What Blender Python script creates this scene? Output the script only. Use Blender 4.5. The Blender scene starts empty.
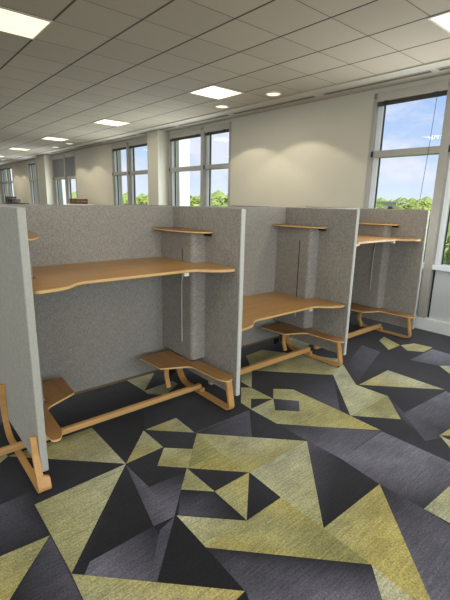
import bpy, bmesh, math, random
from mathutils import Vector, Matrix
random.seed(7)
S = bpy.context.scene
COL = S.collection

# ------------------------------------------------------------------ camera
FPX = 410.864
F = Vector((0.63154457, 0.73912724, -0.23418451))
R = Vector((0.76349127, -0.64544949, 0.02181811))
U = Vector((0.13502791, 0.19257694, 0.97194732))
EYE = Vector((0, 0, 1.70))
cd = bpy.data.cameras.new('camera')
cam = bpy.data.objects.new('camera', cd); COL.objects.link(cam)
cam.matrix_world = Matrix(((R.x, U.x, -F.x, EYE.x), (R.y, U.y, -F.y, EYE.y), (R.z, U.z, -F.z, EYE.z), (0, 0, 0, 1)))
cd.sensor_fit = 'VERTICAL'; cd.sensor_height = 24.0; cd.lens = 24.0 * FPX / 600
cd.clip_start = .05; cd.clip_end = 2000
S.camera = cam

def floor_at(px, py):                     # where on the carpet a point of the pattern lies
    d = F * FPX + R * (px - 225) - U * (py - 300)
    return EYE + d * (-EYE.z / d.z)
def project(P):
    d = Vector(P) - EYE; z = d.dot(F)
    if z < .05: return None
    return 225 + FPX * d.dot(R) / z, 300 - FPX * d.dot(U) / z

# ------------------------------------------------------------------ materials
def lin(c):
    return tuple(((v / 255 + .055) / 1.055) ** 2.4 if v / 255 > .04045 else v / 255 / 12.92 for v in c) + (1,)
def new_mat(name):
    m = bpy.data.materials.new(name); m.use_nodes = True
    nt = m.node_tree; b = nt.nodes['Principled BSDF']
    return m, nt, b
def N(nt, t, **kw):
    n = nt.nodes.new(t)
    for k, v in kw.items():
        if k in n.inputs.keys() if isinstance(k, str) else False: n.inputs[k].default_value = v
        else: setattr(n, k, v)
    return n
def L(nt, a, b): nt.links.new(a, b)
def objco(nt, scale=(1, 1, 1)):
    t = nt.nodes.new('ShaderNodeTexCoord'); mp = nt.nodes.new('ShaderNodeMapping')
    mp.inputs['Scale'].default_value = scale
    L(nt, t.outputs['Object'], mp.inputs['Vector']); return mp.outputs['Vector']
def noise(nt, vec, scale, detail=2, rough=.5):
    n = nt.nodes.new('ShaderNodeTexNoise'); n.inputs['Scale'].default_value = scale
    n.inputs['Detail'].default_value = detail; n.inputs['Roughness'].default_value = rough
    L(nt, vec, n.inputs['Vector']); return n.outputs['Fac']
def ramp(nt, fac, stops):
    r = nt.nodes.new('ShaderNodeValToRGB'); cr = r.color_ramp
    while len(cr.elements) < len(stops): cr.elements.new(.5)
    for e, (p, c) in zip(cr.elements, stops): e.position = p; e.color = c
    L(nt, fac, r.inputs['Fac']); return r.outputs['Color']
def mix(nt, fac, a, b, mode='MIX'):
    m = nt.nodes.new('ShaderNodeMix'); m.data_type = 'RGBA'; m.blend_type = mode
    for sock, v in ((m.inputs[0], fac), (m.inputs[6], a), (m.inputs[7], b)):
        if isinstance(v, (int, float, tuple)): sock.default_value = v
        else: L(nt, v, sock)
    return m.outputs[2]
def math_(nt, op, a, b=None):
    m = nt.nodes.new('ShaderNodeMath'); m.operation = op
    for i, v in enumerate((a, b)):
        if v is None: continue
        if isinstance(v, (int, float)): m.inputs[i].default_value = v
        else: L(nt, v, m.inputs[i])
    return m.outputs[0]
def bump(nt, b, h, strength, dist):
    n = nt.nodes.new('ShaderNodeBump'); n.inputs['Strength'].default_value = strength; n.inputs['Distance'].default_value = dist
    L(nt, h, n.inputs['Height']); L(nt, n.outputs['Normal'], b.inputs['Normal'])

def mat_plain(name, rgb, rough=.6, metal=0, vary=.06, scale=6):
    m, nt, b = new_mat(name)
    c = lin(rgb); v = objco(nt)
    f = noise(nt, v, scale, 3)
    lo = tuple(x * (1 - vary) for x in c[:3]) + (1,); hi = tuple(min(1, x * (1 + vary)) for x in c[:3]) + (1,)
    L(nt, ramp(nt, f, [(.3, lo), (.7, hi)]), b.inputs['Base Color'])
    b.inputs['Roughness'].default_value = rough; b.inputs['Metallic'].default_value = metal
    return m
def mat_fabric(name, rgb, contrast=.3):
    m, nt, b = new_mat(name); c = lin(rgb)
    a = noise(nt, objco(nt, (40, 40, 170)), 1.0, 3, .8)
    d = noise(nt, objco(nt, (170, 170, 30)), 1.0, 3, .8)
    e = noise(nt, objco(nt, (14, 14, 22)), 1.0, 3, .6)
    s = math_(nt, 'ADD', math_(nt, 'MULTIPLY', a, .45), math_(nt, 'ADD', math_(nt, 'MULTIPLY', d, .45), math_(nt, 'MULTIPLY', e, .1)))
    lo = tuple(x * (1 - contrast) for x in c[:3]) + (1,); hi = tuple(min(1, x * (1 + contrast)) for x in c[:3]) + (1,)
    L(nt, ramp(nt, s, [(.36, lo), (.64, hi)]), b.inputs['Base Color'])
    b.inputs['Roughness'].default_value = .95
    b.inputs['Specular IOR Level'].default_value = .15
    b.inputs['Sheen Weight'].default_value = .15
    bump(nt, b, a, .25, .002)
    return m
def mat_wood(name, rgb, rough=.4, along='X', contrast=.16):
    m, nt, b = new_mat(name); c = lin(rgb)
    sc = {'X': (1.2, 26, 26), 'Y': (26, 1.2, 26), 'Z': (26, 26, 1.2)}[along]
    a = noise(nt, objco(nt, sc), 1.0, 5, .6)
    d = noise(nt, objco(nt, tuple(x * 5 for x in sc)), 1.0, 2, .5)
    s = math_(nt, 'ADD', math_(nt, 'MULTIPLY', a, .7), math_(nt, 'MULTIPLY', d, .3))
    lo = tuple(x * f for x, f in zip(c[:3], (1 - contrast, 1 - contrast * 1.15, 1 - contrast * 1.5))) + (1,)
    hi = tuple(min(1, x * (1 + contrast)) for x in c[:3]) + (1,)
    L(nt, ramp(nt, s, [(.33, lo), (.67, hi)]), b.inputs['Base Color'])
    b.inputs['Roughness'].default_value = rough
    bump(nt, b, d, .05, .001)
    return m
def mat_emit(name, rgb, strength):
    m, nt, b = new_mat(name)
    b.inputs['Base Color'].default_value = lin(rgb); b.inputs['Emission Color'].default_value = lin(rgb)
    b.inputs['Emission Strength'].default_value = strength
    return m

M = {}
M['fabric'] = mat_fabric('grey_heather_fabric', (155, 151, 143), .44)
M['fabric_pale'] = mat_fabric('pale_heather_fabric', (168, 167, 156), .32)
M['edge'] = mat_fabric('panel_edge_trim', (208, 208, 202), .06)
M['edge_grey'] = mat_fabric('grey_edge_trim', (182, 181, 172), .12)
M['rail_brown'] = mat_plain('brown_rail', (112, 92, 68), .6)
M['oak'] = mat_wood('oak_desk_top', (188, 143, 84), .33, 'X')
M['oak_y'] = mat_wood('oak_board', (154, 113, 67), .42, 'Y')
M['oak_edge'] = mat_wood('oak_edge', (222, 186, 128), .45, 'X', .1)
M['ply'] = mat_wood('bent_ply', (206, 158, 96), .42, 'Y', .12)
M['ply_x'] = mat_wood('ply_bar', (210, 166, 106), .42, 'X', .12)
M['white_plastic'] = mat_plain('white_plastic', (226, 224, 216), .45)
M['black'] = mat_plain('black_metal', (26, 24, 22), .5)
M['slot'] = mat_plain('slot_dark', (62, 58, 52), .7)
M['cable'] = mat_plain('cable_grey', (196, 194, 188), .5)
M['wall'] = mat_plain('wall_paint_cream', (202, 197, 180), .8, 0, .02, 1.5)
M['white_wall'] = mat_plain('white_plaster', (190, 182, 166), .75, 0, .02, 1.5)
M['frame'] = mat_plain('window_frame_grey', (166, 163, 154), .45, 0, .03)
M['frame_white'] = mat_plain('window_frame_white', (232, 236, 238), .4, 0, .02)
M['gasket'] = mat_plain('gasket', (44, 48, 54), .6)
M['blind_box'] = mat_plain('blind_box', (184, 179, 166), .5, 0, .02)
M['blind_dark'] = mat_plain('blind_slats', (70, 68, 66), .5)
M['blind_grey'] = mat_plain('blind_slats_grey', (128, 128, 128), .6)
M['spandrel'] = mat_plain('spandrel_panel', (196, 200, 200), .5, 0, .02)
M['baseboard'] = mat_plain('baseboard_white', (226, 230, 228), .5, 0, .02)
M['trim_dark'] = mat_plain('slot_grille', (104, 92, 78), .7)
M['ext'] = mat_plain('exterior_panel', (238, 243, 248), .7, 0, .02)
M['crate'] = mat_wood('dark_brown_wood', (46, 26, 20), .5, 'X', .2)
M['crate_light'] = mat_wood('mid_brown_wood', (92, 60, 36), .5, 'X', .2)
M['bark'] = mat_plain('bark', (92, 76, 60), .9, 0, .2)
M['panel_light'] = mat_emit('light_diffuser', (255, 240, 204), 1.12)
M['down_light'] = mat_emit('downlight_lens', (255, 238, 196), 1.15)

def glass_mat():
    m = bpy.data.materials.new('window_glass'); m.use_nodes = True; nt = m.node_tree
    nt.nodes.clear()
    o = nt.nodes.new('ShaderNodeOutputMaterial'); t = nt.nodes.new('ShaderNodeBsdfTransparent'); g = nt.nodes.new('ShaderNodeBsdfGlossy')
    t.inputs['Color'].default_value = (.95, .97, .98, 1); g.inputs['Roughness'].default_value = .02
    ms = nt.nodes.new('ShaderNodeMixShader'); ms.inputs[0].default_value = .01
    L(nt, t.outputs[0], ms.inputs[1]); L(nt, g.outputs[0], ms.inputs[2]); L(nt, ms.outputs[0], o.inputs['Surface'])
    return m
M['glass'] = glass_mat()

def ceiling_mat():
    m, nt, b = new_mat('ceiling_tiles')
    t = nt.nodes.new('ShaderNodeTexCoord'); sp = nt.nodes.new('ShaderNodeSeparateXYZ'); L(nt, t.outputs['Object'], sp.inputs[0])
    def line(sock, off, per, half):
        u = math_(nt, 'DIVIDE', math_(nt, 'SUBTRACT', sock, off - per * 100), per)
        fr = math_(nt, 'FRACT', u)
        d = math_(nt, 'MULTIPLY', math_(nt, 'ABSOLUTE', math_(nt, 'SUBTRACT', fr, .5)), 1)   # .5 on the line
        return math_(nt, 'GREATER_THAN', d, .5 - half / per), math_(nt, 'FLOOR', u)
    lx, ix = line(sp.outputs['X'], 1.545, .603, .011)
    ly, iy = line(sp.outputs['Y'], 2.565, .602, .0055)
    wn = nt.nodes.new('ShaderNodeTexWhiteNoise'); wn.noise_dimensions = '2D'
    cb = nt.nodes.new('ShaderNodeCombineXYZ'); L(nt, ix, cb.inputs[0]); L(nt, iy, cb.inputs[1]); L(nt, cb.outputs[0], wn.inputs['Vector'])
    tile = ramp(nt, wn.outputs['Value'], [(0, lin((176, 165, 146))), (1, lin((184, 173, 153)))])
    sk = noise(nt, objco(nt), 240, 2)
    tile = mix(nt, 1.0, tile, ramp(nt, sk, [(.3, (.93, .93, .93, 1)), (.7, (1, 1, 1, 1))]), 'MULTIPLY')
    c = mix(nt, ly, tile, lin((112, 102, 86)))
    c = mix(nt, lx, c, lin((70, 60, 48)))
    L(nt, c, b.inputs['Base Color']); b.inputs['Roughness'].default_value = .9
    return m
M['ceiling'] = ceiling_mat()

def carpet_mat():
    m, nt, b = new_mat('geometric_carpet')
    a = nt.nodes.new('ShaderNodeAttribute'); a.attribute_name = 'dye'
    v = objco(nt, (1, 1, 1))
    tuft = noise(nt, v, 95, 4, .8)
    rot = nt.nodes.new('ShaderNodeMapping'); rot.inputs['Rotation'].default_value = (0, 0, .0); rot.inputs['Scale'].default_value = (6, 90, 1)
    tc = nt.nodes.new('ShaderNodeTexCoord'); L(nt, tc.outputs['Object'], rot.inputs['Vector'])
    streak = noise(nt, rot.outputs['Vector'], 1, 3, .6)
    blot = noise(nt, v, 3.5, 3, .6)
    c = mix(nt, 1.0, a.outputs['Color'], ramp(nt, tuft, [(.3, (.45, .45, .47, 1)), (.7, (1.55, 1.55, 1.53, 1))]), 'MULTIPLY')
    c = mix(nt, 1.0, c, ramp(nt, streak, [(.3, (.75, .75, .77, 1)), (.7, (1.27, 1.27, 1.25, 1))]), 'MULTIPLY')
    c = mix(nt, 1.0, c, ramp(nt, blot, [(.3, (.76, .76, .78, 1)), (.7, (1.25, 1.25, 1.24, 1))]), 'MULTIPLY')
    L(nt, c, b.inputs['Base Color']); b.inputs['Roughness'].default_value = .9
    b.inputs['Specular IOR Level'].default_value = .2
    b.inputs['Sheen Weight'].default_value = .14; b.inputs['Sheen Roughness'].default_value = .5
    bump(nt, b, tuft, .4, .004)
    return m
M['carpet'] = carpet_mat()

def leaf_mat(name, c1, c2):
    m, nt, b = new_mat(name)
    n = noise(nt, objco(nt), .9, 4, .7)
    L(nt, ramp(nt, n, [(.3, lin(c1)), (.7, lin(c2))]), b.inputs['Base Color'])
    b.inputs['Roughness'].default_value = .8
    b.inputs['Specular IOR Level'].default_value = .1
    return m
M['leaf'] = leaf_mat('leaves_bright', (122, 144, 68), (196, 204, 122))
M['leaf_b'] = leaf_mat('leaves_mid', (108, 132, 64), (176, 188, 110))
M['meadow'] = leaf_mat('meadow', (110, 132, 66), (156, 170, 92))

# ------------------------------------------------------------------ mesh helpers
def rbox(bm, x0, x1, y0, y1, z0, z1, r=0, seg=2):
    g = bmesh.ops.create_cube(bm, size=1)
    vs = g['verts']
    for v in vs:
        v.co = Vector((x0 + (v.co.x + .5) * (x1 - x0), y0 + (v.co.y + .5) * (y1 - y0), z0 + (v.co.z + .5) * (z1 - z0)))
    if r:
        es = list({e for v in vs for e in v.link_edges})
        bmesh.ops.bevel(bm, geom=es, offset=r, segments=seg, affect='EDGES', profile=.5)
def fillet(pts, radii, n=6):
    out = []; k = len(pts)
    for i, p in enumerate(pts):
        r = radii[i] if isinstance(radii, (list, tuple)) else radii
        a = Vector(pts[i - 1]); p = Vector(p); c = Vector(pts[(i + 1) % k])
        if not r: out.append(p); continue
        u = (a - p); w = (c - p); r = min(r, u.length * .49, w.length * .49); u.normalize(); w.normalize()
        s = p + u * r; e = p + w * r
        for j in range(n + 1):
            t = j / n; out.append((1 - t) ** 2 * s + 2 * t * (1 - t) * p + t * t * e)
    return out
def slab(bm, pts, z0, z1, r=.004, side_mat=1):
    vs = [bm.verts.new((p[0], p[1], z1)) for p in pts]
    f = bm.faces.new(vs); f.normal_update()
    if f.normal.z < 0: f.normal_flip()
    ex = bmesh.ops.extrude_face_region(bm, geom=[f], use_keep_orig=True)
    nv = [v for v in ex['geom'] if isinstance(v, bmesh.types.BMVert)]
    for v in nv: v.co.z = z0
    bmesh.ops.recalc_face_normals(bm, faces=bm.faces[:])
    for fc in bm.faces:
        if abs(fc.normal.z) < .5: fc.material_index = side_mat
    if r:
        es = [e for e in bm.edges if len(e.link_faces) == 2 and {abs(q.normal.z) > .5 for q in e.link_faces} == {True, False}]
        bmesh.ops.bevel(bm, geom=es, offset=r, segments=2, affect='EDGES', profile=.5)
def ribbon(bm, path, t, x0, x1):                    # bent ply: a strip of thickness t following (y, z) points, from x0 to x1
    n = len(path); P = [Vector((p[0], p[1])) for p in path]; outer = []; inner = []
    for i in range(n):
        d = (P[min(i + 1, n - 1)] - P[max(i - 1, 0)]).normalized(); nn = Vector((-d.y, d.x))
        outer.append(P[i] + nn * t / 2); inner.append(P[i] - nn * t / 2)
    ring = []
    for x in (x0, x1):
        fx = x if callable(x) else (lambda p, x=x: x)
        ring.append(([bm.verts.new((fx(p), p.x, p.y)) for p in outer], [bm.verts.new((fx(p), p.x, p.y)) for p in inner]))
    (o0, i0), (o1, i1) = ring
    for k in range(n - 1):
        bm.faces.new((o0[k], o0[k + 1], o1[k + 1], o1[k])); bm.faces.new((i0[k + 1], i0[k], i1[k], i1[k + 1]))
        bm.faces.new((o0[k + 1], o0[k], i0[k], i0[k + 1])); bm.faces.new((o1[k], o1[k + 1], i1[k + 1], i1[k]))
    for k in (0, n - 1):
        bm.faces.new((o0[k], o1[k], i1[k], i0[k]))
    bmesh.ops.recalc_face_normals(bm, faces=bm.faces[:])
def fil_open(pts, r, n=6):
    out = [Vector(pts[0])]
    for i in range(1, len(pts) - 1):
        a, p, c = Vector(pts[i - 1]), Vector(pts[i]), Vector(pts[i + 1])
        rr = r[i - 1] if isinstance(r, (list, tuple)) else r
        u = a - p; w = c - p; q = min(rr, u.length * .49, w.length * .49); u.normalize(); w.normalize()
        s = p + u * q; e = p + w * q
        for j in range(n + 1):
            t = j / n; out.append((1 - t) ** 2 * s + 2 * t * (1 - t) * p + t * t * e)
    out.append(Vector(pts[-1])); return out
def cyl(bm, x, y, z0, z1, r0, r1=None, seg=24, axis='Z'):
    m = Matrix.Translation((x, y, (z0 + z1) / 2))
    bmesh.ops.create_cone(bm, cap_ends=True, segments=seg, radius1=r0, radius2=r0 if r1 is None else r1, depth=z1 - z0, matrix=m)
def tube(bm, pts, r, seg=6):
    rings = []
    for i, p in enumerate(pts):
        p = Vector(p); d = (Vector(pts[min(i + 1, len(pts) - 1)]) - Vector(pts[max(i - 1, 0)])).normalized()
        a = d.orthogonal().normalized(); b = d.cross(a)
        rings.append([bm.verts.new(p + (a * math.cos(k * 2 * math.pi / seg) + b * math.sin(k * 2 * math.pi / seg)) * r) for k in range(seg)])
    for i in range(len(rings) - 1):
        for k in range(seg):
            bm.faces.new((rings[i][k], rings[i][(k + 1) % seg], rings[i + 1][(k + 1) % seg], rings[i + 1][k]))
    bm.faces.new(rings[0]); bm.faces.new(rings[-1]); bmesh.ops.recalc_face_normals(bm, faces=bm.faces[:])

def mesh_obj(name, build, mats, parent=None, origin=None, smooth=False):
    bm = bmesh.new(); build(bm)
    org = Vector(origin) if origin is not None else (Vector(parent['_o']) if parent is not None else Vector((0, 0, 0)))
    bmesh.ops.translate(bm, verts=bm.verts[:], vec=-org)
    me = bpy.data.meshes.new(name); bm.to_mesh(me); bm.free()
    for m in (mats if isinstance(mats, (list, tuple)) else [mats]): me.materials.append(m)
    if smooth:
        for p in me.polygons: p.use_smooth = True
    o = bpy.data.objects.new(name, me); COL.objects.link(o)
    if parent is not None:
        o.parent = parent; o['_o'] = tuple(org)
        o.location = org - Vector(parent['_o'])
    else:
        o.location = org; o['_o'] = tuple(org)
    return o
def thing(name, loc, label, cat, group=None):
    o = bpy.data.objects.new(name, None); COL.objects.link(o); o.location = loc; o['_o'] = tuple(loc)
    o.empty_display_size = .1
    return tag(o, label, cat, group)
def tag(o, label, cat, group=None):
    o['label'] = label; o['category'] = cat
    if group: o['group'] = group
    return o
def struct(name, build, mats, parent=None, **kw):
    o = mesh_obj(name, build, mats, parent, **kw); o['kind'] = 'structure'; return o
def copy_tree(o, parent=None):
    c = o.copy(); COL.objects.link(c); c.parent = parent
    for ch in [x for x in COL.objects if x.parent == o]: copy_tree(ch, c)
    return c
def box(*a, **k): return lambda bm: rbox(bm, *a, **k)
def boxes(*bs, r=0):
    def f(bm):
        for b in bs: rbox(bm, *b, r=r)
    return f

# ------------------------------------------------------------------ room dimensions (metres)
XW = 5.75                                  # inner face of the window wall
ZC = 3.30
XL, YF, YB = -5.0, -4.0, 30.0

# ------------------------------------------------------------------ carpet
DARK, DARK2, GREY, GREY2 = (32, 31, 37), (20, 19, 22), (77, 76, 86), (106, 105, 117)
OLV, YEL, PALE, MOSS = (160, 158, 110), (168, 157, 92), (172, 172, 140), (140, 137, 84)
polys = []                                  # (layer, [(x, y) on the floor], [dye at each corner])
def P(layer, pix, cols):
    pts = [floor_at(*q) for q in pix]
    if isinstance(cols, tuple): cols = [cols] * len(pts)
    polys.append((layer, [(p.x, p.y) for p in pts], cols))
# greys woven between the dark fields
P(1, [(126, 465), (149, 487), (185.4, 472.4), (174.4, 516.5), (153.6, 526.2)], [GREY, GREY, DARK, GREY2, GREY])
P(1, [(90, 561.7), (153.6, 526.2), (165, 545), (157.2, 582.5), (84, 576)], [GREY2, DARK, GREY, GREY, GREY2])
P(1, [(72, 573), (126, 465), (153.6, 526.2), (90, 561.7)], [DARK, DARK, DARK2, DARK2])
P(1, [(157.2, 582.5), (176.6, 515.6), (205.8, 547.6), (240, 590)], [DARK2, DARK2, DARK2, DARK2])
P(1, [(194.7, 432.7), (249.3, 410), (252, 437), (197, 433.5)], [GREY, GREY, GREY, DARK])
P(1, [(205.8, 547.6), (371.5, 564.8), (386, 615), (260, 630), (246, 592)], [DARK, DARK, GREY2, GREY2, GREY])
P(1, [(341.4, 458.9), (381.7, 431.4), (452, 463), (452, 492), (429.4, 512), (400, 500)], [GREY2, GREY2, GREY2, GREY, DARK, DARK])
P(1, [(379.6, 484.4), (424, 509), (475, 540), (520, 640), (437, 615)], [DARK, GREY, GREY, GREY2, GREY2])
P(1, [(307, 441), (341, 459), (379.6, 484.4), (323.6, 528)], [GREY, DARK, DARK2, DARK2])
P(1, [(276.7, 424), (340, 428.5), (381, 431), (341.4, 458.9), (307, 441)], [DARK, GREY, GREY, GREY2, DARK])
P(1, [(404, 413), (446, 391), (452, 395), (452, 436), (425, 441)], [GREY, GREY2, GREY2, DARK, GREY])
P(1, [(388, 396.5), (404, 413), (425, 441), (401, 420)], [DARK, GREY, DARK, DARK])
P(1, [(410, 360), (432, 349), (452, 355), (452, 366), (440, 366)], [GREY, GREY2, GREY2, GREY, GREY])
P(1, [(0, 505), (35, 490), (35, 506), (49, 535), (0, 556)], [GREY, DARK, DARK, DARK, DARK])
P(1, [(10, 602), (50, 536), (72, 574), (95, 630)], [DARK2, GREY, DARK, GREY])
P(1, [(160, 530), (174.5, 517), (157, 582), (150, 582)], [GREY, GREY, GREY, GREY])
P(1, [(181, 490), (214.7, 492), (246, 520), (178, 515)], [DARK2, DARK, DARK2, GREY])
P(1, [(92, 428), (143, 408), (145.3, 430), (126, 463.9)], [DARK, DARK2, DARK2, DARK])
P(1, [(249.3, 472.2), (281, 497.6), (246.7, 520.2)], [DARK, DARK, DARK2])
P(1, [(345, 395), (333, 374), (350, 416), (340, 410)], [DARK, DARK, DARK, DARK])
P(1, [(252, 371), (333, 375), (340, 411), (294, 389)], [DARK2, DARK, GREY, DARK])
P(1, [(380, 352), (356, 384), (345, 366), (362, 345)], [GREY, DARK, DARK, GREY])
# olive and yellow figures
P(2, [(34.7, 504.8), (126, 463.9), (71.5, 573.5)], [OLV, PALE, OLV])
P(2, [(91.8, 427.7), (126, 463.9), (8, 456.4)], [OLV, PALE, YEL])
P(2, [(-30, 424), (8, 456.4), (-20, 480)], OLV)
P(2, [(143.6, 430.6), (163.2, 447.2), (126, 463.9)], [PALE, OLV, YEL])
P(2, [(176, 418), (194.7, 432.7), (145.3, 430)], [PALE, OLV, YEL])
P(2, [(164, 447.9), (192.5, 449.2), (188, 468.2), (157.3, 466)], [PALE, OLV, OLV, YEL])
P(2, [(196.8, 433.5), (219.5, 452), (188, 468.2), (192.5, 449.2)], [OLV, MOSS, MOSS, MOSS])
P(2, [(219.5, 452), (249.5, 472.6), (188, 468.2)], [MOSS, YEL, YEL])
P(2, [(196.8, 433.5), (252, 437.3), (249.5, 472.6), (219.5, 452)], [OLV, PALE, YEL, OLV])
P(2, [(252, 437.3), (306.9, 441.2), (249.5, 472.6)], [PALE, OLV, YEL])
P(2, [(306.9, 441.2), (323.6, 528.4), (281, 497.6), (249.5, 472.6)], [PALE, OLV, PALE, PALE])
P(2, [(176.6, 515.6), (246.7, 520.9), (205.8, 547.6)], [PALE, OLV, OLV])
P(2, [(246.7, 520.9), (281, 497.6), (323.6, 528.4), (345, 545), (371.5, 564.8), (205.8, 547.6)], [OLV, YEL, YEL, MOSS, MOSS, YEL])
P(2, [(323.6, 528.4), (379.6, 484.4), (437, 615), (410, 600), (371.5, 564.8), (345, 545)], [OLV, YEL, YEL, YEL, YEL, MOSS])
P(2, [(371.5, 564.8), (420, 606), (437, 615), (386.5, 615)], [PALE, PALE, OLV, PALE])
P(2, [(186.9, 468.3), (214.7, 491.7), (180.9, 489.6)], [OLV, OLV, OLV])
P(2, [(214.7, 491.7), (249.2, 472.2), (246.7, 520.4)], [OLV, YEL, OLV])
P(2, [(71.5, 574), (244.9, 591.3), (215, 622), (95, 625)], [OLV, YEL, YEL, PALE])
P(2, [(49.9, 535.5), (2, 612), (-40, 640), (-60, 582)], [OLV, YEL, YEL, OLV])
P(2, [(387.9, 370.3), (444.2, 389.7), (359, 384.8)], [PALE, PALE, YEL])
P(2, [(339.5, 359), (356, 384.8), (350.3, 415.7), (333, 374.7), (320, 372), (322, 357)], [PALE, PALE, PALE, PALE, OLV, OLV])
P(2, [(356, 384.8), (387.9, 396.3), (350.3, 415.7)], [PALE, OLV, PALE])
P(2, [(387.9, 396.3), (400.9, 419.4), (350.3, 415.7)], [MOSS, OLV, OLV])
P(2, [(252.5, 370.5), (333, 375), (322, 357), (262, 350), (246, 356)], [OLV, OLV, PALE, OLV, YEL])
P(2, [(241, 371), (252, 370.5), (251.5, 387.8), (241, 382)], [OLV, OLV, PALE, OLV])
P(2, [(241, 384), (251.5, 388), (273.3, 399), (251.1, 409.6), (241, 403)], [OLV, OLV, YEL, OLV, OLV])
P(2, [(273.3, 388.9), (293.3, 389.6), (340, 411), (380.7, 430.4), (320, 427), (276.7, 423.8), (251.1, 409.6), (273.3, 398.9)], [YEL, OLV, PALE, YEL, YEL, OLV, PALE, OLV])
P(3, [(273.3, 398.9), (298.9, 401.1), (299.6, 411.6), (275.1, 410.4)], [DARK, GREY, GREY, DARK])
P(3, [(251, 399), (273.3, 398.9), (251.1, 409)], [DARK2, DARK, DARK2])
P(3, [(241, 382), (251.5, 388), (241, 387.5)], DARK2)
P(2, [(379.3, 340.5), (384, 336.8), (399.9, 345.3), (388.7, 350.1)], [OLV, PALE, YEL, YEL])
P(2, [(400.7, 345.3), (414, 343.5), (432.7, 347.5), (424, 352), (407.3, 350.7)], [PALE, OLV, OLV, YEL, YEL])
P(2, [(439.5, 366), (462, 366), (460, 382)], [PALE, PALE, PALE])
P(2, [(439.5, 435.5), (456, 425), (458, 436)], [YEL, YEL, YEL])
P(2, [(439.5, 435.5), (458, 444), (462, 462)], [PALE, PALE, PALE])
P(2, [(423.9, 509), (470, 468), (480, 540)], [PALE, OLV, PALE])
P(2, [(127, 380.5), (151.7, 370.8), (154, 374), (144.2, 391.2)], [PALE, PALE, OLV, OLV])
P(2, [(144.2, 391.2), (172, 381), (178, 384), (165, 395), (148, 394)], [PALE, OLV, OLV, OLV, OLV])
P(2, [(120, 380), (100, 392), (88, 390), (104, 380)], [DARK2, DARK2, DARK2, DARK2])
P(2, [(284, 340), (303, 332), (316, 340), (300, 352)], [PALE, OLV, OLV, PALE])
# the same figures carried on over the floor outside the view
rnd = random.Random(11)
for i in range(520):
    cx, cy = rnd.uniform(-4.8, 5.5), rnd.uniform(-3.8, 12)
    a0 = rnd.choice((0, .5, 1.05, 2.1, 2.6)); s = rnd.uniform(.3, .75)
    tri = [(cx + s * math.cos(a0 + k * t), cy + s * math.sin(a0 + k * t)) for k, t in ((0, 0), (1, rnd.choice((1.5, 2.1))), (1, rnd.choice((3.0, 4.2))))]
    if not all(XL < x < XW - .02 and YF < y < 14 for x, y in tri): continue
    def seen(x, y):
        q = project((x, y, 0)); return q is not None and -6 < q[0] < 456 and 150 < q[1] < 606 and y < 3.3
    mid = [((a[0] + b[0]) / 2, (a[1] + b[1]) / 2) for a, b in ((tri[0], tri[1]), (tri[1], tri[2]), (tri[2], tri[0]))] + [(cx, cy)]
    if any(seen(x, y) for x, y in tri + mid): continue
    c = rnd.choice((OLV, OLV, YEL, PALE, GREY, GREY, DARK2))
    polys.append((1 + (i % 5) * .2, tri, [c] * 3))

def build_floor():
    me = bpy.data.meshes.new('floor'); vs = []; fs = []; cs = []
    # ground weave: a grid of dark dyes
    nx, ny = 18, 48
    for j in range(ny + 1):
        for i in range(nx + 1):
            vs.append((XL + (XW - XL) * i / nx, YF + (YB - YF) * j / ny, 0))
    rn = random.Random(3); gd = [rn.choice((DARK, DARK, DARK2, (42, 41, 48))) for _ in vs]
    for j in range(ny):
        for i in range(nx):
            a = j * (nx + 1) + i; q = (a, a + 1, a + nx + 2, a + nx + 1)
            fs.append(q); cs.append([gd[k] for k in q])
    for k, (lay, pts, cols) in enumerate(polys):
        z = .0006 * lay + .000004 * k; b = len(vs)
        area = sum(pts[i - 1][0] * pts[i][1] - pts[i][0] * pts[i - 1][1] for i in range(len(pts)))
        if area < 0: pts = pts[::-1]; cols = cols[::-1]
        pts = [(min(x, XW - .01), y) for x, y in pts]
        vs += [(x, y, z) for x, y in pts]; fs.append(tuple(range(b, b + len(pts)))); cs.append(cols)
    me.from_pydata(vs, [], fs)
    at = me.color_attributes.new('dye', 'FLOAT_COLOR', 'CORNER')
    i = 0
    for c in cs:
        for q in c: at.data[i].color = lin(q); i += 1
    me.materials.append(M['carpet'])
    o = bpy.data.objects.new('floor', me); COL.objects.link(o); o['kind'] = 'structure'
build_floor()

# ------------------------------------------------------------------ shell
struct('ceiling', box(XL, 5.17, YF, YB, ZC, ZC + .08), M['ceiling'])
struct('trim_1', boxes((5.17, XW, YF, YB, ZC - .004, ZC + .08), (5.155, 5.185, YF, YB, ZC - .016, ZC + .02)), M['white_wall'])   # plasterboard border
ADDED_LW = [(-3.2, -.4), (.6, 3.4), (4.4, 7.2), (8.2, 11.0), (12.0, 14.8), (15.8, 18.6), (19.6, 22.4)]  # left-wall openings, out of view, added to carry fill light
def wall_left(bm):
    y = YF
    for a, b in ADDED_LW:
        rbox(bm, XL - .2, XL, y, a, 0, ZC); rbox(bm, XL - .2, XL, a, b, 0, .9); rbox(bm, XL - .2, XL, a, b, 3.1, ZC); y = b
    rbox(bm, XL - .2, XL, y, YB, 0, ZC)
struct('wall_left', wall_left, M['wall'])
for i, (a, b) in enumerate(ADDED_LW):
    w_ = struct('window_%d' % (11 + i), boxes((XL - .14, XL - .04, a, a + .05, .9, 3.1), (XL - .14, XL - .04, b - .05, b, .9, 3.1), (XL - .14, XL - .04, a + .05, b - .05, .9, .95), (XL - .14, XL - .04, a + .05, b - .05, 3.05, 3.1), (XL - .14, XL - .04, (a + b) / 2 - .03, (a + b) / 2 + .03, .95, 3.05)), M['frame'], origin=(XL, (a + b) / 2, .9))  # added frame, never in view, set around a left fill lamp
    struct('window_pane', box(XL - .10, XL - .09, a + .05, b - .05, .95, 3.05), M['glass'], w_)
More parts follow.
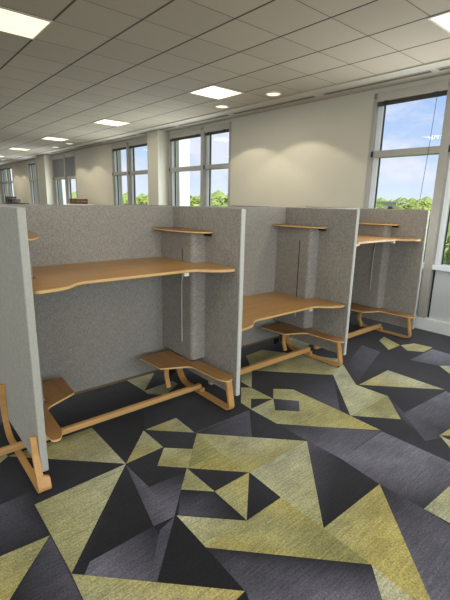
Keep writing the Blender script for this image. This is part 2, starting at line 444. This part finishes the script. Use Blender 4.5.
ADDED_FW = [(-4.6, -2.0), (-1.5, 1.1), (1.6, 4.2)]  # openings behind the camera, unseen, added for frontal fill
def wall_front(bm):
    x = XL
    for a, b in ADDED_FW:
        rbox(bm, x, a, YF - .2, YF, 0, ZC); rbox(bm, a, b, YF - .2, YF, 0, .9); rbox(bm, a, b, YF - .2, YF, 3.1, ZC); x = b
    rbox(bm, x, XW + .3, YF - .2, YF, 0, ZC)
struct('wall_front', wall_front, M['wall'])
for i, (a, b) in enumerate(ADDED_FW):
    w_ = struct('window_%d' % (21 + i), boxes((a, a + .05, YF - .14, YF - .04, .9, 3.1), (b - .05, b, YF - .14, YF - .04, .9, 3.1), (a + .05, b - .05, YF - .14, YF - .04, .9, .95), (a + .05, b - .05, YF - .14, YF - .04, 3.05, 3.1), ((a + b) / 2 - .03, (a + b) / 2 + .03, YF - .14, YF - .04, .95, 3.05)), M['frame'], origin=((a + b) / 2, YF, .9))  # added frame behind the camera, set around a fill lamp
    struct('window_pane', box(a + .05, b - .05, YF - .10, YF - .09, .95, 3.05), M['glass'], w_)
struct('wall_back', box(XL, XW + .3, YB, YB + .15, 0, ZC), M['wall'])

# the window wall: solid piers, windows between them; period 8.4 m
WT = .30                                   # wall thickness
wins = [(1.18, 3.535, 2.45), (6.65, 8.96, 7.58), (9.50, 12.08, 11.05), (14.98, 17.35, 16.0), (18.42, 20.57, 19.45), (23.41, 25.9, 24.4), (26.9, 29.4, 28.1)]
piers = []; y = YF
for a, b, _ in wins:
    piers.append((y, a)); y = b
piers.append((y, YB))
def wall_right(bm):
    for a, b in piers: rbox(bm, XW, XW + WT, a, b, 0, ZC)
    for a, b, _ in wins: rbox(bm, XW, XW + WT, a, b, ZC - .06, ZC)
struct('wall_right', wall_right, M['wall'])
for i, (a, b) in enumerate(((.35, .85), (8.97, 9.47), (17.38, 18.36), (26.0, 26.6))):
    d = .30
    struct('column.%03d' % i if i else 'column', box(XW - d, XW, a, b, 0, ZC - .004, r=.006), M['wall'])
    struct('trim_%d' % (2 + i), box(XW + WT, XW + WT + .35, a + .02, b + .3, -.6, 4.2), M['ext'])
def baseboard(bm):
    for a, b in piers: rbox(bm, XW - .02, XW, a, b, 0, .15, r=.004)
    for a, b, _ in wins: rbox(bm, XW - .03, XW + .05, a, b, 0, .17, r=.004)
struct('baseboard_right', baseboard, M['baseboard'])

def window(n, a, b, m):
    """frame, mullion, transom, panes, sill and infill panel of the opening a..b, mullion at m"""
    ZT, ZS, ZM = 3.16, .905, 2.41
    w = bpy.data.objects.new('window_%d' % n, None); COL.objects.link(w); w.location = (XW, (a + b) / 2, 0); w['_o'] = (XW, (a + b) / 2, 0); w['kind'] = 'structure'
    x0, x1 = XW + .03, XW + .15
    def fr(bm):
        rbox(bm, XW - .012, x1, a, a + .055, .17, ZT, r=.004); rbox(bm, XW - .012, x1, b - .055, b, .17, ZT, r=.004)
        rbox(bm, x0, x1, a, b, ZT - .03, ZT + .08, r=.004)
    struct('window_frame', fr, M['frame'], w)
    struct('window_mullion', boxes((XW - .03, x1, m - .055, m + .055, .17, ZT), r=.006), M['frame'], w)
    # pale inner linings, dark gaskets round each light, transoms
    for (p, q) in ((a + .055, m - .055), (m + .055, b - .055)):
        struct('window_sash', boxes((x0 + .02, x1 - .01, q - .07, q, ZS, ZT), (x0 + .02, x1 - .01, p, p + .035, ZS, ZT)), M['frame_white'], w)
        struct('window_gasket', boxes((x0 + .055, x0 + .085, q - .08, q - .07, ZS, ZT), (x0 + .055, x0 + .085, p + .035, p + .042, ZS, ZT)), M['gasket'], w)
        struct('window_transom', box(XW - .015, x1, p, q, ZM - .045, ZM + .045, r=.004), M['frame'], w)
        struct('window_handle', box(XW - .035, XW - .015, q - .03, q + .0, ZM - .04, ZM + .04, r=.004), M['gasket'], w)
        g = struct('window_pane', boxes((x0 + .07, x0 + .08, p + .042, q - .08, ZM + .045, ZT - .03), (x0 + .07, x0 + .08, p + .042, q - .08, ZS, ZM - .045)), M['glass'], w)
        struct('spandrel_panel', box(x0, x1, p + .03, q - .03, .17, ZS - .05, r=.004), M['spandrel'], w)
        struct('spandrel_gap', boxes((x0 + .03, x1 - .02, p, p + .03, .17, ZS - .04), (x0 + .03, x1 - .02, q - .03, q, .17, ZS - .04)), M['gasket'], w)
        struct('window_sill', box(XW - .02, x1, p, q, ZS - .05, ZS + .02, r=.004), M['frame_white'], w)
    return w
for i, (a, b, m) in enumerate(wins): window(i + 1, a, b, m)

# venetian blinds drawn up under a pale head box; one pair is half lowered
blind_labels = {0: ('raised blind of the large window by the last booth', ''),
                1: ('raised dark blind in the window just past the wide cream wall', ''),
                2: ('raised dark blind in the window beyond the white column', ''),
                3: ('grey blind lowered halfway in the window past the second cream wall', ''),
                4: ('raised dark blind in the narrow window beyond the far column', ''),
                5: ('raised dark blind in the furthest visible window', '')}
for i, (a, b, m) in enumerate(wins[:6]):
    for k, (p, q) in enumerate(((a + .06, m - .06), (m + .06, b - .06))):
        zb = 3.060
        lab = blind_labels[i][0] + (', near pane' if k == 0 else ', far pane')
        t = thing('venetian_blind', (XW, (p + q) / 2, ZC - .07), lab, 'blind', 'venetian blinds on the window wall')
        mesh_obj('head_box', box(XW - .015, XW + .055, p, q, 3.115, ZC - .062, r=.004), M['blind_box'], t)
        if i == 3:
            def slats(bm):
                z = 3.10
                while z > 2.42:
                    rbox(bm, XW - .005, XW + .028, p + .02, q - .02, z, z + .016); z -= .02
            mesh_obj('slats', slats, M['blind_grey'], t)
            mesh_obj('bottom_rail', box(XW - .01, XW + .028, p + .02, q - .02, 2.38, 2.42, r=.003), M['blind_dark'], t)
        else:
            def stack(bm):
                for s in range(4): rbox(bm, XW - .012, XW + .028, p + .02, q - .02, 3.075 + s * .0095, 3.0815 + s * .0095)
            mesh_obj('slats', stack, M['blind_dark'], t)
            mesh_obj('bottom_rail', box(XW - .014, XW + .028, p + .02, q - .02, zb, zb + .013, r=.003), M['blind_dark'], t)
            for yy in (p + .14, q - .14):
                mesh_obj('bracket', box(XW - .022, XW - .0125, yy - .03, yy + .03, 3.062, 3.118, r=.002), M['gasket'], t)
        if i == 0:
            mesh_obj('cord', lambda bm: tube(bm, [(XW - .02, p + .12, 3.05), (XW - .02, p + .14, 2.4), (XW - .02, p + .17, 1.75)], .003), M['slot'], t)

# slot diffusers in the border
for i, (a, b) in enumerate(((-1.4, .66), (.72, 2.54), (2.60, 4.22), (4.36, 6.28), (6.40, 8.10), (8.22, 9.9), (10.0, 11.9), (12.0, 14.2), (14.4, 16.6), (16.8, 19.0))):
    if i < 1: continue
    where = ['nearest the camera', 'above the large window by the last booth', 'above the wide cream wall', 'above the window past the wide cream wall',
             'ending at the white column', 'just beyond the white column', 'past the second window pair', 'above the second cream wall', 'farthest along the window wall'][i - 1]
    t = thing('slot_diffuser', (5.46, (a + b) / 2, ZC - .02), 'long dark air slot in the ceiling border ' + where, 'air vent', 'air slots along the window wall')
    mesh_obj('frame', boxes((5.405, 5.418, a, b, ZC - .012, ZC - .0045), (5.505, 5.518, a, b, ZC - .012, ZC - .0045), (5.418, 5.505, a, a + .012, ZC - .012, ZC - .0045), (5.418, 5.505, b - .012, b, ZC - .012, ZC - .0045)), M['blind_box'], t)
    mesh_obj('slot', boxes((5.419, 5.455, a + .013, b - .013, ZC - .008, ZC - .0045), (5.468, 5.504, a + .013, b - .013, ZC - .008, ZC - .0045), (5.4555, 5.4675, a + .013, b - .013, ZC - .010, ZC - .0045)), M['trim_dark'], t)

# ------------------------------------------------------------------ lamps
WARM = (1.0, .93, .82)
def area(x, y, z, s, power):
    l = bpy.data.lights.new('panel_lamp', 'AREA'); l.energy = power; l.size = s; l.color = WARM
    o = bpy.data.objects.new('panel_lamp', l); COL.objects.link(o); o.location = (x, y, z); return o
PANEL_W = 17; DAY_R = 62; FILL_L = 14; FILL_F = 75  # last two power the fill lamps at added, unseen windows
spots = [(3.955, 5.0 + 3.61 * k) for k in range(-2, 7)] + [(.94, 4.375 + 3.61 * k) for k in range(-2, 4)] + [(-2.08, 1.36 + 3.61 * k) for k in range(-1, 4)]
plabel = {(3.955, 0): 'square cream light panel in the ceiling above the first two booths, beside the round downlights',
          (3.955, -1): 'square light panel cut by the edge of the frame over the last booth',
          (3.955, 1): 'square light panel second along the row beside the window wall',
          (3.955, 2): 'thin-looking square light panel third along the row beside the window wall',
          (3.955, 3): 'square light panel fourth along the row beside the window wall, above the far column',
          (.94, 0): 'big square light panel in the ceiling corner directly over the first booth'}
for (x, y) in spots:
    k = round((y - (5.0 if x > 3 else 4.375)) / 3.61)
    lab = plabel.get((x, k), 'square cream light panel outside the view in the tiled ceiling')
    t = thing('ceiling_light_panel', (x + .305, y + .30, ZC - .01), lab, 'ceiling light', 'square light panels in the ceiling')
    x1, y1 = x + .61, y + .60
    mesh_obj('frame', boxes((x, x + .018, y, y1, ZC - .012, ZC - .0005), (x1 - .018, x1, y, y1, ZC - .012, ZC - .0005), (x + .018, x1 - .018, y, y + .018, ZC - .012, ZC - .0005), (x + .018, x1 - .018, y1 - .018, y1, ZC - .012, ZC - .0005)), M['blind_box'], t)
    mesh_obj('diffuser', box(x + .019, x1 - .019, y + .019, y1 - .019, ZC - .008, ZC - .0005), M['panel_light'], t)
    area(x + .305, y + .30, ZC - .02, .54, PANEL_W)
def daylight(x, y, z, sx, sy, power, facing, fy=0):
    l = bpy.data.lights.new('window_daylight', 'AREA'); l.shape = 'RECTANGLE'; l.size = sx; l.size_y = sy; l.energy = power; l.color = (.86, .93, 1.0)  # area lamp for the window wall and for fill at the added windows
    o = bpy.data.objects.new('window_daylight', l); COL.objects.link(o); o.location = (x, y, z)
    o.rotation_euler = Vector((facing, fy, 0)).to_track_quat('-Z', 'Y').to_euler()
for a, b, m in wins: daylight(XW - .05, (a + b) / 2, 1.9, b - a - .8, 1.6, DAY_R, -1)
for a, b in ADDED_FW: daylight((a + b) / 2, YF + .03, 2.0, b - a - .2, 2.0, FILL_F, 0, 1)  # added fill from behind the camera, brightens the booth backs
for a, b in ADDED_LW: daylight(XL + .03, (a + b) / 2, 2.0, b - a - .2, 2.0, FILL_L, 1)  # added fill from the invented left windows, out of view
for i, y in enumerate((4.732, 5.947, 13.2, 14.45, 21.4, 22.6)):
    who = ['first downlight, over the middle of the wide cream wall', 'second downlight, over the wide cream wall beside the square panel', 'first of two downlights over the second cream wall',
           'second of two downlights over the second cream wall', 'first of two downlights over the third cream wall', 'second of two downlights over the third cream wall'][i]
    t = thing('recessed_downlight', (4.915, y, ZC - .02), 'small round glowing ' + who, 'downlight', 'round downlights washing the cream walls')
    def ringb(bm):
        n = 32; rr = [(.118, ZC - .0005), (.122, ZC - .010), (.108, ZC - .018), (.098, ZC - .008)]
        rings = [[bm.verts.new((4.915 + r * math.cos(2 * math.pi * q / n), y + r * math.sin(2 * math.pi * q / n), z)) for q in range(n)] for r, z in rr]
        for a, b in zip(rings, rings[1:]):
            for q in range(n): bm.faces.new((a[q], a[(q + 1) % n], b[(q + 1) % n], b[q]))
        bmesh.ops.recalc_face_normals(bm, faces=bm.faces[:])
    mesh_obj('trim_ring', ringb, M['white_plastic'], t, smooth=True)
    mesh_obj('lens', lambda bm: cyl(bm, 4.915, y, ZC - .010, ZC - .0005, .104, seg=32), M['down_light'], t)
    l = bpy.data.lights.new('downlight_lamp', 'SPOT'); l.energy = 34; l.color = (1, .90, .72); l.spot_size = math.radians(114); l.spot_blend = .14; l.shadow_soft_size = .03
    o = bpy.data.objects.new('downlight_lamp', l); COL.objects.link(o); o.location = (4.915, y, ZC - .03)

# ------------------------------------------------------------------ booths
X0, PIT, YP, YBK = .5974, 1.539, 2.3045, 3.229
ZTOP, ZBOT = 1.647, .125
TD = .02                                   # half thickness of a divider
YEND = 2 * (YBK + .025) - YP

def divider(k, label):
    xc = X0 + PIT * k - (.006 if k == 0 else 0)
    t = thing('divider_panel', (xc, YP, 0), label, 'partition', 'side partitions of the booths')
    td = .022 if k == 0 else TD
    zb_ = .108 if k == 0 else ZBOT
    def body(bm): rbox(bm, xc - td, xc + td, YP + .012, YEND, zb_, ZTOP, r=.012 if k == 0 else .005, seg=3)
    mesh_obj('panel', body, M['fabric_pale'] if k == 0 else M['fabric'], t)
    e = mesh_obj('edge_trim', box(xc - td + .001, xc + td - .001, YP, YP + .0118, zb_ + .002, ZTOP - .003, r=.004), M['edge_grey'] if k in (0, 3) else M['edge'], t); e['label'] = 'smooth pale front edge'
    mesh_obj('foot', boxes((xc - .012, xc + .012, YBK + .03, YBK + .10, 0, zb_)), M['black'], t)
    for s in (-1, 1):
        if (k == 0 and s < 0) or (k == 3 and s > 0): continue
        a, b = (xc + s * td, xc + s * (td + .133)); lo, hi = min(a, b), max(a, b)
        def colb(bm):
            pts = [(a, 2.746), (b, 2.746), (b, YBK - .0005), (a, YBK - .0005)]
            pts = fillet(pts, [0, .045, 0, 0], 8)
            vs = [bm.verts.new((p[0], p[1], .335)) for p in pts]; f = bm.faces.new(vs)
            ex = bmesh.ops.extrude_face_region(bm, geom=[f], use_keep_orig=True)
            for v in ex['geom']:
                if isinstance(v, bmesh.types.BMVert): v.co.z = 1.439
            bmesh.ops.recalc_face_normals(bm, faces=bm.faces[:])
        c = mesh_obj('lift_column', colb, M['fabric'], t)
        xs = sorted((b, b + s * .0015))
        mesh_obj('slot', box(xs[0], xs[1], 2.888, 2.899, .62, 1.30), M['slot'], c)
    return t
divider(0, 'pale grey fabric end partition of the first booth, rounded top corner, wooden foot straddling below')
divider(1, 'grey fabric side partition between the first and second booths')
divider(2, 'grey fabric side partition between the second and third booths')
divider(3, 'grey fabric end partition of the third booth, next to the window')
bl = ['wide grey fabric back partition of the first booth, behind the high desk', 'grey fabric back partition of the second booth, behind the low desk', 'grey fabric back partition of the third booth, mostly hidden behind the side partition']
for k in range(3):
    xa, xb = X0 + PIT * k + .023, X0 + PIT * (k + 1) - .0205
    t = thing('back_panel', ((xa + xb) / 2, YBK, 0), bl[k], 'partition', 'back partitions of the booths')
    mesh_obj('panel', box(xa, xb, YBK, YBK + .05, .10, ZTOP - .001, r=.004), M['fabric'], t)
    mesh_obj('bottom_rail', box(xa, xb, YBK + .008, YBK + .042, .075, .0995), M['rail_brown'], t)
    for x in (xa + .04, xb - .04): mesh_obj('foot', box(x - .02, x + .02, YBK + .012, YBK + .038, 0, .075), M['black'], t)

def desk(k, zt, label):
    L0, R0 = X0 + PIT * k + .0225, X0 + PIT * (k + 1) - .0205
    t = thing('standing_desk', ((L0 + R0) / 2, YBK - .4, zt - .03), label, 'desk', 'height-adjustable desks in the booths')
    g = .0015; cl, cr = L0 + .133 + .004, R0 - .133 - .004
    yc = 2.742
    # plan: wings at both ends reach farther out than the middle; notched round the two columns
    raw = [(L0 + g, 2.42), (L0 + .03, 2.36), (L0 + .14, 2.375), (L0 + .22, 2.40), (L0 + .31, 2.495), (R0 - .31, 2.495), (R0 - .22, 2.41), (R0 - .13, 2.345), (R0 - .02, 2.335), (R0 - g, 2.37),
           (R0 - g, yc), (cr, yc), (cr, YBK - .002), (cl, YBK - .002), (cl, yc), (L0 + g, yc)]
    rad = [.02, .03, .05, .05, .06, .06, .05, .05, .03, .02, 0, 0, 0, 0, 0, 0]
    o = mesh_obj('desktop', lambda bm: slab(bm, fillet(raw, rad, 5), zt - .024, zt, .004), [M['oak'], M['oak_edge']], t)
    mesh_obj('rear_rail', box(cl + .02, cr - .02, YBK - .11, YBK - .05, zt - .074, zt - .0245, r=.003), M['white_plastic'], t)
    for s, x in ((1, cl), (-1, cr)):
        mesh_obj('lift_arm', box(min(x, x + s * .05), max(x, x + s * .05), 2.85, 3.10, zt - .055, zt - .0245, r=.003), M['white_plastic'], t)
    xs = cr - .02
    c = mesh_obj('height_switch', box(xs - .225, xs - .18, 2.502, 2.54, zt - .052, zt - .0245, r=.004), M['white_plastic'], t); c['label'] = 'small white height switch'
    mesh_obj('cable', lambda bm: tube(bm, [(cr - .012, 2.86, zt - .05), (cr - .008, 2.885, zt - .2), (cr - .007, 2.885, max(zt - .72, .45))], .005), M['cable'], t)
    return t
desk(0, 1.195, 'high oak desktop of the first booth with wavy front edge, raised to standing height')
desk(1, .680, 'low oak desktop of the second booth with wavy front edge, at sitting height')
desk(2, 1.294, 'oak desktop of the third booth raised highest, seen nearly edge-on')

def shelf(k, side, label):
    xw = X0 + PIT * k + side * (.0225 if k == 0 else .0205)
    t = thing('corner_shelf', (xw, 2.9, 1.441), label, 'shelf', 'small shelves in the booth corners')
    s = side
    raw = [(xw + s * .001, YBK - .002), (xw + s * .236, YBK - .002), (xw + s * .222, 2.97), (xw + s * .185, 2.77), (xw + s * .10, 2.62), (xw + s * .001, 2.635)]
    mesh_obj('board', lambda bm: slab(bm, fillet(raw, [0, .03, .12, .12, .05, .02], 6), 1.441, 1.459, .004), [M['oak_y'], M['oak_edge']], t)
    mesh_obj('bracket', box(min(xw + s * .002, xw + s * .03), max(xw + s * .002, xw + s * .03), 2.66, 2.735, 1.416, 1.4405, r=.003), M['black'], t)
sl = {(0, 1): 'small oak corner shelf on the end partition of the first booth, only its tip showing', (1, -1): 'small oak corner shelf above the high desk of the first booth, by its window-side partition',
      (2, -1): 'small oak corner shelf above the low desk of the second booth', (3, -1): 'small oak corner shelf above the desk of the third booth, next to the window',
      (1, 1): 'small oak corner shelf of the second booth hidden behind its near partition', (2, 1): 'small oak corner shelf of the third booth hidden behind its near partition'}
for (k, s), lab in sl.items():
    shelf(k, s, lab)

def bench(k, label):
    dx = PIT * k; c = 1.320 + dx
    t = thing('footrest_frame', (c, 2.72, 0), label, 'footrest', 'wooden footrest frames in the booths')
    # boards, mirrored about the middle of the frame
    ext = [(.34, 3.10), (.652, 3.10), (.652, 2.735), (.72, 2.735), (.742, 2.30), (.70, 2.25), (.645, 2.24), (.607, 2.315), (.592, 2.645), (.566, 2.678), (.362, 2.775)]
    for s in (1, -1):
        e2 = [(min(a, .757 if s > 0 else (.552 if b > 2.73 and j < 3 else .692)), b) for j, (a, b) in enumerate(ext)]
        if s < 0 and k: e2 = [(a, max(b, 2.40 + (b - 2.24) * .5)) for a, b in e2]
        pp = fillet([(c + s * a, b) for a, b in e2], [.02, .01, 0, .01, .05, .03, .03, .03, .03, .03, .02], 4)
        mesh_obj('footboard', lambda bm: slab(bm, pp, .312, .330, .003), [M['oak_y'], M['oak_edge']], t)
    def loop_path():
        return fil_open([(2.375, .296), (2.352, .27), (2.298, .022), (2.985, .022), (3.085, .13), (2.985, .296)], [.02, .055, .06, .09], 7)
    def add_loop(x0, x1, top=None):
        path = loop_path()
        mesh_obj('foot_loop', lambda bm: ribbon(bm, path, .021, x0, x1), M['ply'], t)
        for y in (2.33, 2.93):
            mesh_obj('glide', lambda bm: cyl(bm, (x0 + x1) / 2, y, 0, .0108, .014, seg=12), M['black'], t)
    xr = c + .752
    add_loop(xr - .035, xr + .020)
    mesh_obj('board_support', lambda bm: ribbon(bm, fil_open([(2.86, .085), (2.90, .20), (2.88, .305)], .05, 6), .02, c + .47, c + .51), M['ply'], t)
    mesh_obj('board_support', lambda bm: ribbon(bm, fil_open([(2.76, .10), (2.80, .12), (2.86, .20), (2.88, .305)], .05, 6), .02, c - .62, c - .55), M['ply'], t)
    if k == 0:
        path = loop_path()
        path2 = fil_open([(2.34, .34), (2.325, .24), (2.278, .1045), (2.274, .0955), (2.270, .085), (2.245, .022), (2.45, .022), (2.50, .022), (2.985, .022), (3.085, .14), (3.06, .40)], [.02, .002, .001, .002, .045, .01, .01, .06, .09], 6)
        o = mesh_obj('foot_loop', lambda bm: ribbon(bm, path2, .021, lambda q: .531, lambda q: .5675 + .036 * max(0, min(1, (.1035 - q.y) / .008)) * max(0, min(1, (2.5 - q.x) / .05))), M['ply'], t)
        for y in (2.30, 2.93): mesh_obj('glide', lambda bm: cyl(bm, .56 if y < 2.5 else .54, y, 0, .0108, .014, seg=12), M['black'], t)
    xa = .40 if k == 0 else c - .70
    xb = c + .735
    mesh_obj('stretcher', box(xa, xb, 2.70, 2.74, .065, .1065 if k == 0 else .118, r=.006), M['ply_x'], t)
    mesh_obj('stretcher_block', box(xr - .03, xr + .015, 2.695, 2.745, .0335, .0645, r=.002), M['ply'], t)
bench(0, 'wooden footrest frame under the high desk of the first booth, end foot outside the partition')
bench(1, 'wooden footrest frame under the low desk of the second booth')
bench(2, 'wooden footrest frame under the third booth desk, by the window')

# ------------------------------------------------------------------ brown crates on tall cabinets beyond the booths
def cabinet(x, y, w, d, h, label):
    t = thing('storage_cabinet', (x, y, 0), label, 'cabinet', 'white cabinets hidden behind the booths')
    mesh_obj('body', box(x - d / 2, x + d / 2, y - w / 2, y + w / 2, .06, h, r=.004), M['white_plastic'], t)
    mesh_obj('plinth', box(x - d / 2 + .03, x + d / 2, y - w / 2 + .01, y + w / 2 - .01, 0, .06), M['black'], t)
    for s in (-1, 1):
        dd = mesh_obj('door', box(x - d / 2 - .018, x - d / 2 - .001, min(y, y + s * (w / 2 - .004)) + .002, max(y, y + s * (w / 2 - .004)) - .002, .07, h - .02, r=.003), M['white_plastic'], t)
        mesh_obj('handle', box(x - d / 2 - .035, x - d / 2 - .0185, y + s * .05 - .006, y + s * .05 + .006, h * .5, h * .5 + .16, r=.003), M['black'], dd)
def crate(x, y, z, w, d, h, m, label):
    t = thing('wooden_crate', (x, y, z), label, 'crate', 'brown crates seen over the partitions')
    mesh_obj('base', box(x - d / 2, x + d / 2, y - w / 2, y + w / 2, z, z + .012), m, t)
    def sl(bm):
        n = max(1, int(h / .075)); hh = (h - .014) / n
        for i in range(n):
            z0 = z + .0125 + i * hh; z1 = z0 + hh - .01
            for s in (-1, 1):
                rbox(bm, x + s * (d / 2) - (.012 if s > 0 else 0), x + s * (d / 2) + (0 if s > 0 else .012), y - w / 2, y + w / 2, z0, z1)
                rbox(bm, x - d / 2 + .0125, x + d / 2 - .0125, y + s * (w / 2) - (.012 if s > 0 else 0), y + s * (w / 2) + (0 if s > 0 else .012), z0, z1)
    mesh_obj('slatted_side', sl, m, t)
    for a in (-1, 1):
        for b in (-1, 1): mesh_obj('corner_post', box(x + a * (d / 2 - .025) - .0115, x + a * (d / 2 - .025) + .0115, y + b * (w / 2 - .025) - .0115, y + b * (w / 2 - .025) + .0115, z + .0125, z + h - .004), m, t)
cabinet(5.25, 13.45, 1.3, .45, 1.50, 'white storage cabinet behind the booths carrying the brown crate, below the second cream wall')
crate(5.25, 13.60, 1.502, .62, .36, .17, M['crate_light'], 'low mid-brown slatted crate showing over the partition, below the second cream wall')
cabinet(5.15, 21.4, 3.2, .5, 1.30, 'white storage cabinet far behind the booths carrying four dark boxes')
crate(5.15, 20.0, 1.302, 1.0, .40, .12, M['crate'], 'flat dark brown crate at the window side of the far dark cluster')
crate(5.15, 21.3, 1.302, 1.3, .40, .13, M['crate'], 'dark brown crate at the bottom of the far dark stack')
crate(5.15, 21.0, 1.434, .5, .36, .15, M['crate'], 'small dark brown crate in the middle of the far dark stack')
crate(5.15, 21.65, 1.434, .45, .36, .26, M['crate'], 'small dark brown crate topmost on the far dark stack')

# ------------------------------------------------------------------ outside
struct('terrain', lambda bm: rbox(bm, XW + .8, 900, -500, 900, -9.4, -9.0), M['meadow'])
def make_tree(seed, leafm, lab):
    rn = random.Random(seed)
    t = thing('leafy_tree', (0, 0, 0), lab, 'tree', 'trees of the wood outside the windows')
    blobs = [(Vector((rn.uniform(-1.15, 1.15), rn.uniform(-1.15, 1.15), rn.uniform(4.6, 9.2))), rn.uniform(1.0, 1.45)) for _ in range(12)] + [(Vector((0, 0, 8.4)), 1.5)]
    top = max(c.z + r for c, r in blobs); blobs = [(Vector((c.x, c.y, c.z + 10.6 - top)), r) for c, r in blobs]
    def crown(bm):
        for c, r in blobs:
            bmesh.ops.create_icosphere(bm, subdivisions=2, radius=r * .8, matrix=Matrix.Translation(c))
            for q in range(300):
                d = Vector((rn.gauss(0, 1), rn.gauss(0, 1), rn.gauss(0, 1))).normalized()
                p = c + d * r * rn.uniform(.78, 1.06)
                nrm = (d + Vector((rn.uniform(-.7, .7), rn.uniform(-.7, .7), rn.uniform(-.3, .9)))).normalized()
                a = nrm.orthogonal().normalized(); b = nrm.cross(a); s = rn.uniform(.10, .2)
                bm.faces.new([bm.verts.new(p + a * s), bm.verts.new(p + b * s * .6), bm.verts.new(p - a * s), bm.verts.new(p - b * s * .6)])
    mesh_obj('crown', crown, leafm, t)
    mesh_obj('trunk', lambda bm: (cyl(bm, 0, 0, 0, 6.5, .24, .10, 10)), M['bark'], t)
    return t
lab_a = 'leafy bright green tree in the wood outside the windows'
lab_b = 'darker green leafy tree in the wood outside the windows'
protos = [make_tree(1, M['leaf'], lab_a), make_tree(2, M['leaf_b'], lab_b), make_tree(3, M['leaf'], lab_a)]
rn = random.Random(5); placed = 0
def child_copy(p): return copy_tree(p)
spotsT = []
# (azimuth from the X axis in degrees, distance) of stands of trees facing each window
for az0, az1, n in ((15, 34, 34), (46, 58, 20), (58.5, 67, 12)):
    k = 0
    for q in range(6000):
        if k == n: break
        az = math.radians(rn.uniform(az0, az1)); D = math.sqrt(rn.uniform(19 ** 2, 64 ** 2))
        x, y = D * math.cos(az), D * math.sin(az)
        if x > XW + 5 and all((x - a) ** 2 + (y - b_) ** 2 > 5.4 ** 2 for a, b_, _ in spotsT): spotsT.append((x, y, D)); k += 1
for i, (x, y, D) in enumerate(spotsT):
    p = protos[i % 3]
    o = p if i < 3 else child_copy(p)
    sc = (10.7 + D * rn.uniform(.004, .014)) / 10.6
    o.location = (x, y, -9.0); o.scale = (1, 1, sc); o.rotation_euler = (0, 0, rn.uniform(0, 6.28))
# far wooded ridge nobody could count
def ridge(bm):
    r2 = random.Random(9)
    for i in range(900):
        az = math.radians(r2.uniform(12, 72)); D = r2.uniform(110, 150); r = r2.uniform(2.5, 4.5)
        bmesh.ops.create_icosphere(bm, subdivisions=1, radius=r, matrix=Matrix.Translation((D * math.cos(az), D * math.sin(az), r2.uniform(-5, .2))) @ Matrix.Rotation(r2.uniform(0, 6), 4, 'Z'))
o = mesh_obj('distant_woodland', ridge, M['leaf_b']); o['kind'] = 'stuff'; tag(o, 'distant wooded ridge along the horizon outside the windows', 'woodland')
b = thing('distant_house', (68.5, 37, -9), 'pale beige building far off above the trees, seen through the large window', 'building')
mesh_obj('wall', box(67, 70, 35, 39, -9, 2.0), M['wall'], b)
mesh_obj('roof', box(66.7, 70.3, 34.7, 39.3, 2.001, 2.25), M['blind_box'], b)
for q in range(2): mesh_obj('window', box(66.92, 66.99, 35.6 + q * 1.8, 36.6 + q * 1.8, .4, 1.4), M['gasket'], b)

# ------------------------------------------------------------------ sky and sun
w = bpy.data.worlds.new('sky'); S.world = w; w.use_nodes = True; nt = w.node_tree; bg = nt.nodes['Background']
tc = nt.nodes.new('ShaderNodeTexCoord'); sp = nt.nodes.new('ShaderNodeSeparateXYZ'); L(nt, tc.outputs['Generated'], sp.inputs[0])
skyc = ramp(nt, sp.outputs['Z'], [(0, lin((226, 236, 248))), (.06, lin((206, 222, 246))), (.35, lin((124, 168, 236))), (1, lin((84, 132, 214)))])
mp = nt.nodes.new('ShaderNodeMapping'); mp.inputs['Scale'].default_value = (5, 5, 13); L(nt, tc.outputs['Generated'], mp.inputs['Vector'])
cl = noise(nt, mp.outputs['Vector'], 1.0, 6, .58)
cf = ramp(nt, cl, [(.42, (0, 0, 0, 1)), (.56, (1, 1, 1, 1))])
skyc = mix(nt, math_(nt, 'MULTIPLY', cf, .85), skyc, lin((236, 236, 246)))
L(nt, skyc, bg.inputs['Color']); bg.inputs['Strength'].default_value = 1.15
sl_ = bpy.data.lights.new('sun', 'SUN'); sl_.energy = 5.0; sl_.angle = .02; sl_.color = (1, .95, .86)
so = bpy.data.objects.new('sun', sl_); COL.objects.link(so)
so.rotation_euler = Vector((.02, .62, -.78)).to_track_quat('-Z', 'Y').to_euler()   # high sun shining along the building

for o in COL.objects:
    if '_o' in o: del o['_o']
vs = S.view_settings
S.display_settings.display_device = 'sRGB'
vs.view_transform = 'Standard'; vs.look = 'None'; vs.gamma = 1; vs.use_curve_mapping = False; vs.exposure = 0.0
S.cycles.max_bounces = 8; S.cycles.diffuse_bounces = 5; S.cycles.transparent_max_bounces = 12
S.cycles.use_denoising = True
